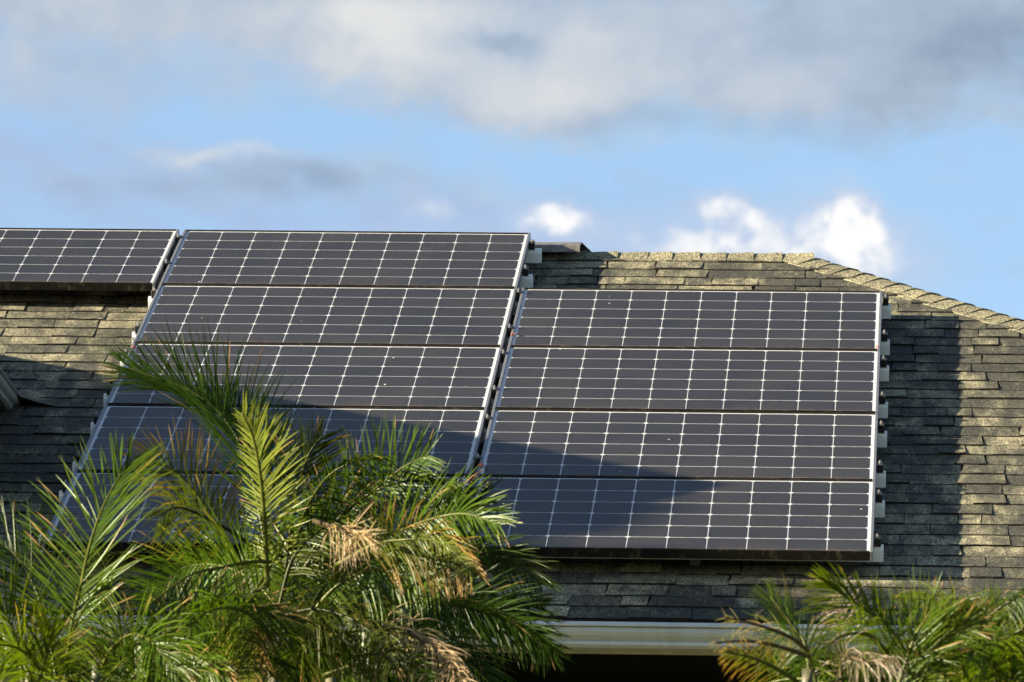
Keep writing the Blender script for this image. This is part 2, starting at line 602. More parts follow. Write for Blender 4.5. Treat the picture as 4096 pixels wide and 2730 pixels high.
tabs = []          # (verts, faces, tone, area, visible)
rs = random.Random(11)
for r in range(NROW):
    v0 = VE + r * EXPO
    if v0 > VR - 0.03:
        break
    v1 = min(v0 + EXPO + 0.02, VR - 0.002)
    uend = hipu(v0)
    u = UL - (v0 - VE) * 0 - rs.random() * 0.3 - (VR - v0) / HIPK
    raised = False
    while u < uend - 0.01:
        wd = rs.choice((0.10, 0.13, 0.16, 0.19, 0.22, 0.26, 0.31)) * rs.uniform(0.9, 1.1)
        ue = min(u + wd, uend)
        raised = not raised if rs.random() < 0.85 else raised
        lift = 0.0110 if raised else 0.0065
        lift += rs.uniform(-0.001, 0.0015)
        gap = 0.0022 if raised else 0.0
        ua, ub = u + gap, ue - gap
        cx = (ua + ub) / 2
        vis = False
        if -1.2 < cx < 4.6:
            pc = proj(P(cx, v0 + 0.07, HD))
            vis = -30 < pc[0] < 2385 and pc[1] < 1440 and not any(inside(pc, q) for q in panel_quads)
        nseg = 4 if -1.2 < cx < 4.6 else 1
        skew = rs.uniform(-0.012, 0.012) if raised else 0.0
        lo, up, ba = [], [], []
        special = abs(v0 + 2.70) < EXPO * 0.5 and -0.55 < cx < -0.22
        for k in range(nseg + 1):
            f = k / nseg
            uu = ua + (ub - ua) * f
            dh, dv = wav(uu, r)
            jag = rs.uniform(-0.0025, 0.0025)
            hh = lift + max(-0.004, dh)
            if special:
                hh += 0.055 * max(0.0, min(1.0, (-0.24 - uu) / 0.2)) ** 1.3
            lo.append(P(uu, v0 + dv + jag, HD + hh))
            ba.append(P(uu, v0 + dv + jag + 0.002, HD - 0.010 if not special else HD + hh - 0.006))
            uq = min(uu + skew * (1 if k in (0, nseg) else 0), hipu(v1))
            up.append(P(uq, v1, HD + 0.001 + lift * 0.25))
        n = nseg + 1
        lo2 = [Vector(x) for x in lo]
        vs = lo + up + ba + lo2
        fs = [(i, i + 1, n + i + 1, n + i) for i in range(nseg)] + [(2 * n + i, 2 * n + i + 1, 3 * n + i + 1, 3 * n + i) for i in range(nseg)]
        fs += [(2 * n, 0, n), (nseg, 3 * n - 1, 2 * n - 1)]
        tone = min(1.0, max(0.0, rs.gauss(0.52, 0.32)))
        if tone > 0.85 and rs.random() < 0.5:
            tone = 0.6
        area = (ub - ua)
        depth = (P(cx, v0, HD) - CAM).length
        tabs.append((vs, fs, tone, area / depth if vis else 0.0))
        u = ue
tabs.sort(key=lambda x: -x[3])


def set_tone(me, vals):
    a = me.attributes.new('tone', 'FLOAT', 'POINT')
    a.data.foreach_set('value', vals)


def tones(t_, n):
    """top face in its own tone, butt edge (second half of the vertices) marked dark: asphalt plus painted gap shadow"""
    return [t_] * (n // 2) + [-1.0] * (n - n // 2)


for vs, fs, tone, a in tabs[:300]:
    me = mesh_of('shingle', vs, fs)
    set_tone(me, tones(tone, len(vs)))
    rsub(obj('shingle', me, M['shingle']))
mb = MB()
vals = []
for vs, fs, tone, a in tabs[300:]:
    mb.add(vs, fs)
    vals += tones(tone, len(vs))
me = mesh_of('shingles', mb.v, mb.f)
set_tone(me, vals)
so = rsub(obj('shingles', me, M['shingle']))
so['kind'] = 'stuff'

# ---- hip and ridge caps: folded shingles, each lapped over the next one down
RN = Vector((0, -SP, CP))                         # front slope normal
HN = Vector((SP, 0, CP))                          # hip end slope normal
BN = Vector((0, SP, CP))                          # rear slope normal


def cap_piece(a, d, s1, s2, length, w, t0, t1, tone, yaw=0.0):
    """a: butt end on the hip line, d: direction away from the butt, s1/s2: down-slope unit vectors either side"""
    up = Vector((0, 0, 1))
    cs = [(x / 5.0, 0) for x in range(-5, 6)]
    n = len(cs)
    vs = []
    for q, (base, th) in enumerate(((a, t0), (a + d * length, t1))):
        for x, _ in cs:
            side = s1 if x < 0 else s2
            p = base + side * (abs(x) * w) + up * (0.010 + (th - 0.010) * (1 - x * x))
            p -= up * (0.012 * max(0.0, 1.0 - abs(x) / 0.35) ** 2)
            p += up * (0.004 * (1 - abs(x)))
            vs.append(p)
    for i in range(n):
        vs.append(vs[i] - up * 0.012 + d * 0.002)
    fs = [(i, i + 1, n + i + 1, n + i) for i in range(n - 1)] + [(2 * n + i, 2 * n + i + 1, i + 1, i) for i in range(n - 1)]
    fs += [(0, n, 2 * n), (n - 1, 3 * n - 1, 2 * n - 1)]
    me = mesh_of('cap_shingle', vs, fs)
    set_tone(me, [tone] * len(vs))
    return rsub(obj('cap_shingle', me, M['cap']))


hip_dir = Vector((1, -1, -0.5)).normalized()
# directions square to the hip, lying in either slope
s_front = hip_dir.cross(RN).normalized()
if s_front.z > 0:
    s_front = -s_front
s_end = hip_dir.cross(HN).normalized()
if s_end.z > 0:
    s_end = -s_end
apex = P(UA, VR, HD)
k = 0.0
rs = random.Random(5)
while k < 7.4:
    cap_piece(apex + hip_dir * (k + 0.125 + rs.uniform(-.006, .006)), -hip_dir, s_front, s_end, 0.18, 0.150 + rs.uniform(-.006, .006), 0.019 + rs.uniform(0, .003), 0.009, 0.48 + rs.uniform(-.12, .16))
    k += 0.117
u = UA + 0.05
while u > -0.2:
    L_ = rs.uniform(0.115, 0.15)
    cap_piece(P(u, VR, HD) + Vector((0, 0, rs.uniform(-.001, .004))), Vector((-1, 0, 0)), Vector((0, -CP, -SP)), Vector((0, CP, -SP)), L_ + 0.06, 0.135, 0.020 + rs.uniform(0, .004), 0.012, 0.52 + rs.uniform(-.15, .18))
    u -= L_

# ---- sheet metal ridge vent, its end kicked up
mb = MB()
for u0, u1, t0, t1 in ((-0.3, 1.885, 0.036, 0.058),):
    for dz in (0.0,):
        a0, a1 = P(u0, VR, HD) + Vector((0, 0, t0)), P(u1, VR, HD) + Vector((0, 0, t1))
        fr_, bk = Vector((0, -0.15, -0.048)), Vector((0, 0.16, -0.052))
        fl = Vector((0, -0.004, -0.028))
        vs = [a0, a1, a0 + fr_, a1 + fr_, a0 + bk, a1 + bk + Vector((0.05, 0, 0.03)), a0 + fr_ + fl, a1 + fr_ + fl, a0 + bk + fl, a1 + bk + fl]
        th = Vector((0, 0, -0.004))
        vs2 = [v + th for v in vs]
        mb.add(vs + vs2, [(0, 2, 3, 1), (2, 6, 7, 3), (0, 1, 5, 4), (4, 5, 9, 8), (10, 11, 13, 12), (12, 13, 17, 16), (10, 14, 15, 11), (14, 18, 19, 15),
                          (1, 3, 13, 11), (3, 7, 17, 13), (1, 11, 15, 5), (0, 10, 12, 2), (6, 16, 17, 7)])
rsub(mb.build('ridge_vent', M['vent'], recalc=False))
mb = MB()
mb.add([P(1.86, VR, HD) + Vector((0, -0.13, 0.003)), P(1.86, VR, HD) + Vector((0, 0.13, 0.003)), P(1.86, VR, HD) + Vector((0, 0, 0.052))], [(0, 1, 2)])
rsub(mb.build('vent_end_shade', M['dark'], recalc=False))  # near-black sheet paints the shade inside the vent's open end

# ---- gutter (K-style trough), fascia, soffit, drip edge
ey, ezz = P(0, VE, HD).y, P(0, VE, HD).z
GUT = [(0.0, 0.0), (0.0, -0.108), (-0.070, -0.108), (-0.086, -0.096), (-0.086, -0.082), (-0.078, -0.078), (-0.084, -0.070), (-0.102, -0.056), (-0.111, -0.040), (-0.110, -0.022), (-0.106, -0.018), (-0.126, -0.017), (-0.127, -0.012), (-0.116, 0.004), (-0.106, 0.004),
       (-0.103, -0.014), (-0.107, -0.040), (-0.098, -0.053), (-0.080, -0.067), (-0.074, -0.078), (-0.082, -0.084), (-0.082, -0.094), (-0.068, -0.104), (-0.004, -0.104), (-0.004, 0.0)]
GUT = [(p_, q_ * 0.86) for p_, q_ in GUT]
GTOP = ezz - 0.026
mb = MB()
mb.extrude(GUT, xl - 0.05, xr + 0.05, lambda s, p, q: Vector((s, ey + 0.028 + p, GTOP + q)))
gutter = hp(mb.build('gutter', M['gutter']))
mb = MB()
mb.box((xl, ey + 0.030, ezz - 0.130), (xr, ey + 0.055, ezz - 0.016))
hp(mb.build('fascia', M['soffit']))
mb = MB()
mb.box((xl, ey - 0.012, ezz - 0.019), (xr, ey + 0.028, ezz - 0.014))
hp(mb.build('drip_edge', M['gutter']))
WY = ey + 0.55
OPL, OPR = 1.35, 6.2
SZ = ezz - 0.150
mb = MB()
mb.box((xl + .3, ey + 0.056, SZ + 0.004), (OPL, WY + 0.05, SZ + 0.02))
hp(mb.build('soffit', M['soffit']))
# ---- wall with a deep open balcony on the right
mb = MB()
mb.box((xl + .6, WY, GZ), (OPL, WY + 0.2, SZ))
mb.box((OPR, WY, GZ), (xr - .6, WY + 0.2, SZ))
mb.box((OPL, WY, GZ), (OPR, WY + 0.2, SZ - 2.6))
mb.box((xl + .6, WY + .2, GZ), (xl + .8, by - 0.6, SZ))
mb.box((xr - .8, WY + .2, GZ), (xr - .6, by - 0.6, SZ))
mb.box((xl + .6, by - .6, GZ), (xr - .6, by - 0.4, SZ))
hp(mb.build('wall', M['stucco']))
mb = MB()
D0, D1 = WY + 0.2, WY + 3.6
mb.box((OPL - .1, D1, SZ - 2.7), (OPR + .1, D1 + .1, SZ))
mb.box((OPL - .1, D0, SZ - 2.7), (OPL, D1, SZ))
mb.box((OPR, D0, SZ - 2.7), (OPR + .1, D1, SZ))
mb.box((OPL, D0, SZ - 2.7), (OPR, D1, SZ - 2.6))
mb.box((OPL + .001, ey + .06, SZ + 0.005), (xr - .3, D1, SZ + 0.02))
hp(mb.build('balcony_recess', M['dark']))  # near-black lining and ceiling paint the shade of the recess

# ---- gabled dormer on the left
DE = -0.42                        # outer lip of its gutter
DRX = -1.50                       # dormer ridge
DEZ = P(0, -2.52, HD).z + 0.03    # eave height
DRZ = DEZ + 0.54
DFY = -4.62                       # front of the ridge
DX0 = DRX - (DE - DRX)


def roof_y(z):                    # main roof surface, y at height z
    h0 = P(0, 0, HD)
    return h0.y + (z - h0.z) * CP / SP


dorm = MB()
wx0, wx1 = DX0 + 0.34, DE - 0.26
fyw = DFY + 0.35
zb = P(0, (fyw - P(0, 0, HD).y) / CP, HD).z - 0.1
dorm.add([(wx1, fyw, zb), (wx1, fyw, DEZ), (wx1, roof_y(DEZ) + .1, DEZ), (wx1 - .1, fyw, zb), (wx1 - .1, fyw, DEZ), (wx1 - .1, roof_y(DEZ) + .1, DEZ)],
         [(0, 2, 1), (3, 4, 5), (0, 1, 4, 3), (1, 2, 5, 4), (0, 3, 5, 2)])
dorm.add([(wx0, fyw, zb), (wx0, fyw, DEZ), (wx0, roof_y(DEZ) + .1, DEZ), (wx0 + .1, fyw, zb), (wx0 + .1, fyw, DEZ), (wx0 + .1, roof_y(DEZ) + .1, DEZ)],
         [(0, 1, 2), (3, 5, 4), (0, 3, 4, 1), (1, 4, 5, 2), (0, 2, 5, 3)])
dorm.add([(wx0 + .1, fyw, zb), (wx1 - .1, fyw, zb), (wx1 - .1, fyw, DEZ), (DRX, fyw, DRZ - 0.14), (wx0 + .1, fyw, DEZ),
          (wx0 + .1, fyw + .1, zb), (wx1 - .1, fyw + .1, zb), (wx1 - .1, fyw + .1, DEZ), (DRX, fyw + .1, DRZ - 0.14), (wx0 + .1, fyw + .1, DEZ)],
         [(0, 1, 2, 3, 4), (9, 8, 7, 6, 5), (0, 4, 9, 5), (4, 3, 8, 9), (3, 2, 7, 8), (2, 1, 6, 7), (1, 0, 5, 6)])
dormer = hp(dorm.build('dormer', M['siding']))


def dsub(o):
    o.parent = dormer
    return o


for side in (0, 1):
    ex = DE - 0.10 if side else DX0 + 0.10
    mb = MB()
    t = Vector((0, 0, 0.035))
    a, b = Vector((DRX, DFY, DRZ)), Vector((DRX, roof_y(DRZ), DRZ))
    c, d = Vector((ex, roof_y(DEZ), DEZ)), Vector((ex, DFY, DEZ))
    if side == 0:
        a, b, c, d = b, a, d, c
    mb.add([a, b, c, d, a - t, b - t, c - t, d - t], [(0, 1, 2, 3), (7, 6, 5, 4), (0, 3, 7, 4), (3, 2, 6, 7), (2, 1, 5, 6), (1, 0, 4, 5)])
    o = dsub(mb.build('dormer_roof', M['shingle']))
    set_tone(o.data, [0.45] * len(o.data.vertices))
GB = roof_y(DEZ) - 0.05
GUT2 = [(p * 0.86, q * 0.82) for p, q in GUT]
mb = MB()
mb.extrude(GUT2, DFY + .02, GB, lambda s, p, q: Vector((DE - 0.107 - p, s, DEZ - 0.018 + q)))
dsub(mb.build('dormer_gutter', M['gutter']))
mb = MB()
mb.box((DE - 0.128, DFY + .02, DEZ - 0.12), (DE - 0.108, GB - 0.02, DEZ - 0.012))
dsub(mb.build('dormer_fascia', M['soffit']))
mb = MB()
mb.box((wx1 + .001, DFY + .36, DEZ - 0.125), (DE - 0.129, GB - 0.08, DEZ - 0.11))
dsub(mb.build('dormer_soffit', M['soffit']))
mb = MB()
mb.box((DRX - .45, fyw - 0.03, DEZ - 0.75), (DRX + .45, fyw - 0.002, DEZ + 0.1))
dsub(mb.build('dormer_window', M['glass']))
# step flashing along the dormer wall
for i in range(9):
    v = -2.72 - i * EXPO
    mb = MB()
    q = [P(wx1 + 0.004, v, HD + 0.012), P(wx1 + 0.004, v - EXPO, HD + 0.016), P(wx1 + 0.004, v - EXPO, HD + 0.10), P(wx1 + 0.004, v, HD + 0.10)]
    q2 = [x + Vector((0.004, 0, 0)) for x in q]
    mb.add(q + q2, [(0, 1, 2, 3), (7, 6, 5, 4), (0, 4, 5, 1), (1, 5, 6, 2), (2, 6, 7, 3), (3, 7, 4, 0)])
    dsub(mb.build('step_flashing', M['siding']))

# ------------------------------------------------------------------ solar panels
def bar_mesh(name, a, b):
    mb = MB()
    mb.box(a, b)
    me = mesh_of(name, mb.v, mb.f)
    bm = bmesh.new()
    bm.from_mesh(me)
    bmesh.ops.bevel(bm, geom=list(bm.edges), offset=0.0014, segments=1, affect='EDGES')
    bm.to_mesh(me)
    bm.free()
    return me


FW, FH = 0.0125, 0.040
me_side_l = bar_mesh('frame_bar', (0, -PH_, -FH), (FW, 0, 0))
me_side_r = bar_mesh('frame_bar', (PW_ - FW, -PH_, -FH), (PW_, 0, 0))
me_top = bar_mesh('frame_bar', (FW + .0004, -FW, -FH), (PW_ - FW - .0004, 0, -0.0003))
me_bot = bar_mesh('frame_bar', (FW + .0004, -PH_, -FH), (PW_ - FW - .0004, -PH_ + FW, -0.0003))
for me in (me_side_l, me_side_r):
    me.materials.append(M['frame'])
me_top.materials.append(M['frame_dirty'])
me_bot.materials.append(M['frame_dirty'])
mb = MB()
mb.box((FW, -PH_ + FW, -0.0085), (PW_ - FW, -FW, -0.0060))
me_back = mesh_of('backsheet', mb.v, mb.f)
me_back.materials.append(M['backsheet'])
mb = MB()
mb.add([(FW, -PH_ + FW, -0.0018), (PW_ - FW, -PH_ + FW, -0.0018), (PW_ - FW, -FW, -0.0018), (FW, -FW, -0.0018)], [(0, 1, 2, 3)])
me_pane = mesh_of('glass_pane', mb.v, mb.f)
me_pane.materials.append(M['pane'])
hc, hv, ch = 0.0777, 0.0762, 0.0095
oct_ = [(-hc + ch, -hv), (hc - ch, -hv), (hc, -hv + ch), (hc, hv - ch), (hc - ch, hv), (-hc + ch, hv), (-hc, hv - ch), (-hc, -hv + ch)]
mb = MB()
mb.add([(x, y, 0.0) for x, y in oct_] + [(x, y, 0.0005) for x, y in oct_], [tuple(range(8, 16)), tuple(range(7, -1, -1))] + [(i, (i + 1) % 8, 8 + (i + 1) % 8, 8 + i) for i in range(8)])
me_cell = mesh_of('cell', mb.v, mb.f)
me_cell.materials.append(M['cell'])
ORD = ['topmost', 'second from the top', 'third from the top', 'fourth from the top', 'bottom']
LAB = {('tall', 0): 'topmost solar panel of the five-panel column, its corner jutting above the ridge',
       ('tall', 1): 'second solar panel from the top in the five-panel column',
       ('tall', 2): 'middle solar panel of the five-panel column, long frond crossing its corner',
       ('tall', 3): 'fourth solar panel from the top in the five-panel column, behind palm fronds',
       ('tall', 4): 'bottom solar panel of the five-panel column, mostly hidden by the palms',
       ('short', 1): 'topmost solar panel of the four-panel column beside the hip, fully sunlit',
       ('short', 2): 'second solar panel from the top in the four-panel column',
       ('short', 3): 'third solar panel from the top in the four-panel column, corner in shadow',
       ('short', 4): 'bottom solar panel of the four-panel column, grimy edge above the eave',
       ('edge', 0): 'lone solar panel cut by the left picture edge, dirty lower frame'}
for kind, u0, r in PANELS:
    root = obj('solar_panel', None)
    root.rotation_euler = (PITCH, 0, 0)
    root.location = P(u0, -r * PS + random.uniform(-.001, .001), random.uniform(-.001, .001))
    tag(root, LAB[(kind, r)], 'solar panel', 'solar panels on the roof')
    for me in (me_side_l, me_side_r, me_top, me_bot):
        obj('frame_bar', me, None, root)
    obj('backsheet', me_back, None, root)
    for j in range(6):
        for i in range(10):
            c = obj('cell', me_cell, None, root)
            c.location = (0.0250 + 0.160 * (i + .5), -0.0225 - 0.1584 * (j + .5), -0.0058)
    obj('glass_pane', me_pane, None, root)

# ------------------------------------------------------------------ mounting rails with clamps
rail_px = [(1236, 590), (1218, 650), (2040, 718), (2038, 801), (2035, 861), (2031, 945), (2028, 1012), (2024, 1104), (2022, 1172), (2018, 1274)]
RT, RB = -0.0415, -0.104
RLAB = ['uppermost rail, its white end beside the ridge vent', 'second rail from the top, white end just above the four-panel column',
        'third rail from the top, first under the four-panel column', 'fourth rail from the top, under the first panel of the four-panel column',
        'fifth rail from the top, below the top right panel', 'sixth rail from the top, halfway down the arrays', 'seventh rail from the top, under the third panel of the four-panel column',
        'eighth rail from the top, under the third and fourth panel joint', 'ninth rail from the top, under the lowest panels', 'lowest rail, white end at the bottom corner of the panels']
for i, (x, y) in enumerate(rail_px):
    uu, v = onroof(x, y, -0.078)
    upper = i < 2
    ua, ub = (-1.673 if upper else -0.042, 1.65 + 0.048 if upper else 3.323 + 0.040)
    if i == 0:
        ub += 0.012
    root = obj('mounting_rail', None)
    root.rotation_euler = (PITCH, 0, 0)
    root.location = P(ua, v, RB)
    tag(root, 'white aluminium ' + RLAB[i], 'rail', 'panel mounting rails')
    mb = MB()
    prof = [(-0.020, 0), (0.020, 0), (0.020, 0.050), (0.016, 0.053), (0.016, 0.0625), (0.006, 0.0625), (0.006, 0.054), (-0.006, 0.054), (-0.006, 0.0625), (-0.016, 0.0625), (-0.016, 0.053), (-0.020, 0.050)]
    mb.extrude(prof, 0, ub - ua, lambda s, p, q: Vector((s, p, q)))
    mb.build('rail_beam', M['rail'], root)
    # clamps: at free ends and in the slots between columns
    spots = []
    if upper:
        spots = [(1.65 + 0.003, 'end_clamp', 0.026), (-0.0115, 'mid_clamp', 0.019)]
    else:
        spots = [(3.323 + 0.003, 'end_clamp', 0.026), (-0.003 - 0.024, 'end_clamp', 0.024), (1.6615, 'mid_clamp', 0.019)]
    for su, nm, wd in spots:
        mb = MB()
        if nm == 'end_clamp':
            x0 = su - ua
            mb.box((x0, -0.021, 0.0627), (x0 + wd, 0.021, 0.098))
            bx, bz = x0 + wd * 0.45, 0.098
        else:
            x0 = su - ua
            mb.box((x0 - 0.017, -0.02, 0.1045), (x0 + 0.017, 0.02, 0.1085))
            mb.box((x0 - 0.008, -0.018, 0.0627), (x0 + 0.008, 0.018, 0.1045))
            bx, bz = x0, 0.1085
        me = mesh_of(nm, mb.v, mb.f)
        bm = bmesh.new()
        bm.from_mesh(me)
        bmesh.ops.bevel(bm, geom=list(bm.edges), offset=0.002, segments=1, affect='EDGES')
        bm.to_mesh(me)
        bm.free()
        cl = obj(nm, me, M['clamp'], root)
        mb = MB()
        mb.tube([Vector((bx, 0, bz)), Vector((bx, 0, bz + 0.009))], [0.007, 0.0065], 6)
        mb.tube([Vector((bx, 0, bz + 0.008)), Vector((bx, 0, bz + 0.015))], [0.004, 0.0035], 6)
        mb.build('bolt', M['bolt'], cl)
    k = 0.25
    while k < ub - ua:
        mb = MB()
        mb.box((k - .02, -0.045, -0.018), (k + .02, 0.03, 0.0))
        mb.box((k - .02, 0.0205, 0.0), (k + .02, 0.0255, 0.045))
        mb.build('mounting_foot', M['frame'], root)
        k += 1.2

# fallen leaf scraps caught on the frames
for i, (x, y, s, lab) in enumerate(((307, 798, .016, 'rusty leaf scrap on the outer frame of the five-panel column'), (1178, 769, .015, 'rusty leaf scrap on the four-panel column frame near its top'),
                                    (2015, 798, .010, 'rusty leaf scrap in the lower corner of the top right panel'), (1106, 1069, .02, 'brown leaf scrap on the frame beside the column slot'),
                                    (1094, 1132, .02, 'rusty leaf scrap low in the column slot near the palm tips'))):
    u, v = onroof(x, y, 0.002)
    mb = MB()
    vs = []
    for k in range(7):
        a = k / 7 * 2 * math.pi
        rr = s * (1 + 0.35 * math.sin(3 * a + i))
        vs.append(P(u + rr * 0.7 * math.cos(a), v + rr * 1.3 * math.sin(a), 0.004 + 0.004 * math.sin(2 * a + i)))
    vs.append(P(u, v, 0.009))
    mb.add(vs, [(k, (k + 1) % 7, 7) for k in range(7)])
    o = mb.build('leaf_scrap', M['rust_leaf'])
    tag(o, lab, 'leaf', 'leaf scraps on the panels')

# ------------------------------------------------------------------ palms
PAL = {  # base hue, tip hue, chance of a brown tip
    'fresh': ((0.0335, 0.0632, 0.0038), (0.0503, 0.0774, 0.0052), 0.08),
    'deep': ((0.0161, 0.0355, 0.0033), (0.0242, 0.0451, 0.0040), 0.06),
    'olive': ((0.0274, 0.0377, 0.0041), (0.0398, 0.0452, 0.0055), 0.15),
    'gold': ((0.1086, 0.1306, 0.0184), (0.1196, 0.1398, 0.0202), 0.06),
    'lime': ((0.0582, 0.0859, 0.0033), (0.0760, 0.0925, 0.0053), 0.08),
    'rusty': ((0.0564, 0.0710, 0.0081), (0.1404, 0.0702, 0.0205), 0.35),
    'dead': ((0.250, 0.180, 0.100), (0.290, 0.215, 0.130), 0.0),
    'dry': ((0.130, 0.103, 0.072), (0.180, 0.145, 0.105), 0.0),
}


def catmull(pts, n):
    q = [pts[0] * 2 - pts[1]] + pts + [pts[-1] * 2 - pts[-2]]
    out = []
    m = len(pts) - 1
    for i in range(n + 1):
        x = i / n * m
        k = min(int(x), m - 1)
        f = x - k
        a, b, c, d = q[k], q[k + 1], q[k + 2], q[k + 3]
        out.append(0.5 * ((2 * b) + (c - a) * f + (2 * a - 5 * b + 4 * c - d) * f * f + (3 * b - a - 3 * c + d) * f ** 3))
    return out


SEC = (0.0, 0.12, 0.38, 0.68, 0.88, 1.0)
WID = (0.42, 0.85, 1.0, 0.72, 0.38, 0.03)


def leaflet(base, d, U, L, w, droop, fold, hue, tip, brown, rg, kink):
    vs, fs, cs = [], [], []
    p = Vector(base)
    prev = 0.0
    dd = d.normalized()
    for i, s in enumerate(SEC):
        if i:
            st = (s - prev) * L
            dd = (dd + Vector((0, 0, -1)) * (droop * (s - prev) * 1.7) + kink * (s - prev)).normalized()
            p = p + dd * st
        prev = s
        side = dd.cross(U)
        if side.length < 1e-4:
            side = dd.cross(Vector((1, 0, 0)))
        side.normalize()
        up = side.cross(dd)
        hw = w * WID[i] * 0.5
        vs += [p - side * hw + up * (hw * fold), Vector(p), p + side * hw + up * (hw * fold)]
        f = s ** 1.5
        c = [hue[k] + (tip[k] - hue[k]) * f for k in range(3)]
        if brown and s > 0.6:
            g = min(1.0, (s - 0.6) / 0.25)
            c = [c[k] + ((0.30, 0.17, 0.07)[k] - c[k]) * g for k in range(3)]
        cs += [tuple(c) + (1.0,)] * 3
    for i in range(len(SEC) - 1):
        a = i * 3
        fs += [(a, a + 1, a + 4, a + 3), (a + 1, a + 2, a + 5, a + 4)]
    return vs, fs, cs


def leaf_mesh(name, vs, fs, cs):
    me = mesh_of(name, vs, fs, True)
    a = me.color_attributes.new('hue', 'FLOAT_COLOR', 'POINT')
    a.data.foreach_set('color', [x for c in cs for x in c])
    me.materials.append(M['leaf'])
    return me


class Palm:
    def __init__(self, name, label, cat, base, stems, seed):
        self.root = obj(name, None)
        self.root.location = base
        tag(self.root, label, cat, 'palms and shrubs before the house')
        self.o = Vector(base)
        self.left = 300
        self.rg = random.Random(seed)
        for pts, r0, r1 in stems:
            mb = MB()
            pp = catmull([Vector(p) - self.o for p in pts], 14)
            mb.tube(pp, [(r0 + (r1 - r0) * i / 14) * (1.12 if i % 2 else 0.96) for i in range(15)], 8)
            mb.build('stem', M['cane'], self.root, smooth=True)

    def frond(self, pts, Lm, roll=0.0, pal='fresh', t0=0.16, droop=0.35, vee=0.35, gap=0.0125, width=0.0066, ang=(62, 24), rad=0.0065, hero=False, sides=(-1, 1), messy=0.045, shape=0.5, skip=0.0, lens=(1.0, 1.0)):
        rg = self.rg
        n = 36
        c = catmull([Vector(p) - self.o for p in pts], n)
        cum = [0.0]
        for i in range(n):
            cum.append(cum[-1] + (c[i + 1] - c[i]).length)
        Lt = cum[-1]
        mb = MB()
        mb.tube(c, [rad * (1 - 0.82 * i / n) + 0.0012 for i in range(n + 1)], 6)
        hue, tip, pb = PAL[pal]
        fr = obj('frond', mesh_of('frond', mb.v, mb.f, True), None, self.root)
        fc = fr.data.color_attributes.new('hue', 'FLOAT_COLOR', 'POINT')
        rc = (0.075, 0.085, 0.015) if pal not in ('dead', 'dry') else (0.085, 0.064, 0.038)
        if pal in ('deep', 'olive'):
            rc = (0.035, 0.042, 0.010)
        fc.data.foreach_set('color', [x for _ in mb.v for x in rc + (1.0,)])
        fr.data.materials.append(M['leaf'])
        av, af, ac = [], [], []
        s = t0 * Lt
        ri = 0
        while s < Lt * 0.995:
            while ri < n - 1 and cum[ri + 1] < s:
                ri += 1
            f = (s - cum[ri]) / max(1e-6, cum[ri + 1] - cum[ri])
            p = c[ri].lerp(c[ri + 1], f)
            T = (c[min(ri + 2, n)] - c[max(ri - 1, 0)]).normalized()
            toc = (CAM - (p + self.o)).normalized()
            S0 = T.cross(toc).normalized()
            U0 = S0.cross(T)
            if U0.dot(toc) < 0:
                U0 = -U0
            q = Matrix.Rotation(roll, 3, T)
            S0, U0 = q @ S0, q @ U0
            x = (s / Lt - t0) / (1 - t0)
            prof = (0.55 + 0.45 * math.sin(math.pi * min(1.0, x * 1.15 + 0.12))) if x < 0.75 else 0.0
            prof = (0.62 + 0.38 * math.sin(math.pi * (0.12 + 0.8 * x))) * (1.0 - 0.42 * max(0.0, (x - 0.55) / 0.45))
            for sd in sides:
                if rg.random() < skip:
                    continue
                an = R(ang[0] + (ang[1] - ang[0]) * x + rg.uniform(-7, 7))
                d = T * math.cos(an) + S0 * (sd * math.sin(an)) + U0 * (vee * math.sin(an))
                d += Vector((rg.gauss(0, messy), rg.gauss(0, messy), rg.gauss(0, messy)))
                d.normalize()
                L = Lm * prof * rg.uniform(0.86, 1.1) * lens[0 if sd < 0 else 1]
                tw = rg.uniform(-0.3, 0.3)
                Ul = (Matrix.Rotation(tw, 3, d) @ U0)
                j = rg.uniform(0.78, 1.22)
                h1 = [k * j * rg.uniform(0.92, 1.08) for k in hue]
                h2 = [k * j * rg.uniform(0.9, 1.1) for k in tip]
                kk = Vector((rg.gauss(0, .12), rg.gauss(0, .12), rg.gauss(0, .12))) * (4.0 if pal in ('dead', 'dry') else 1.0)
                data = leaflet(p, d, Ul, L, width * rg.uniform(0.85, 1.15) * (0.75 + 0.25 * prof), droop * rg.uniform(0.7, 1.3), rg.uniform(0.15, 0.5), h1, h2, rg.random() < pb, rg, kk)
                if hero and self.left > 0:
                    self.left -= 1
                    obj('leaflet', leaf_mesh('leaflet', *data), None, fr)
                else:
                    o = len(av)
                    av += data[0]
                    af += [[k + o for k in fc_] for fc_ in data[1]]
                    ac += data[2]
            s += gap * rg.uniform(0.8, 1.2) * (1.0 - 0.25 * x)
        if av:
            o = obj('leaflets', leaf_mesh('leaflets', av, af, ac), None, fr)
            o['kind'] = 'stuff'
        return fr


def px(Y0, Y1, *pts):
    """frond spine through points of the photo, running from depth Y0 at its base to Y1 at its tip"""
    n = len(pts) - 1
    return [at(x, y, Y0 + (Y1 - Y0) * (i / n)) for i, (x, y) in enumerate(pts)]


def wild(rg, c, az, elev, length, sag):
    """spine of a frond that leaves point c at azimuth az, elevation elev and bends over"""
    pts = [Vector(c)]
    e = elev
    n = 5
    for i in range(n):
        d = Vector((math.cos(az) * math.cos(e), math.sin(az) * math.cos(e), math.sin(e)))
        pts.append(pts[-1] + d * (length / n))
        e -= sag / n
    return pts


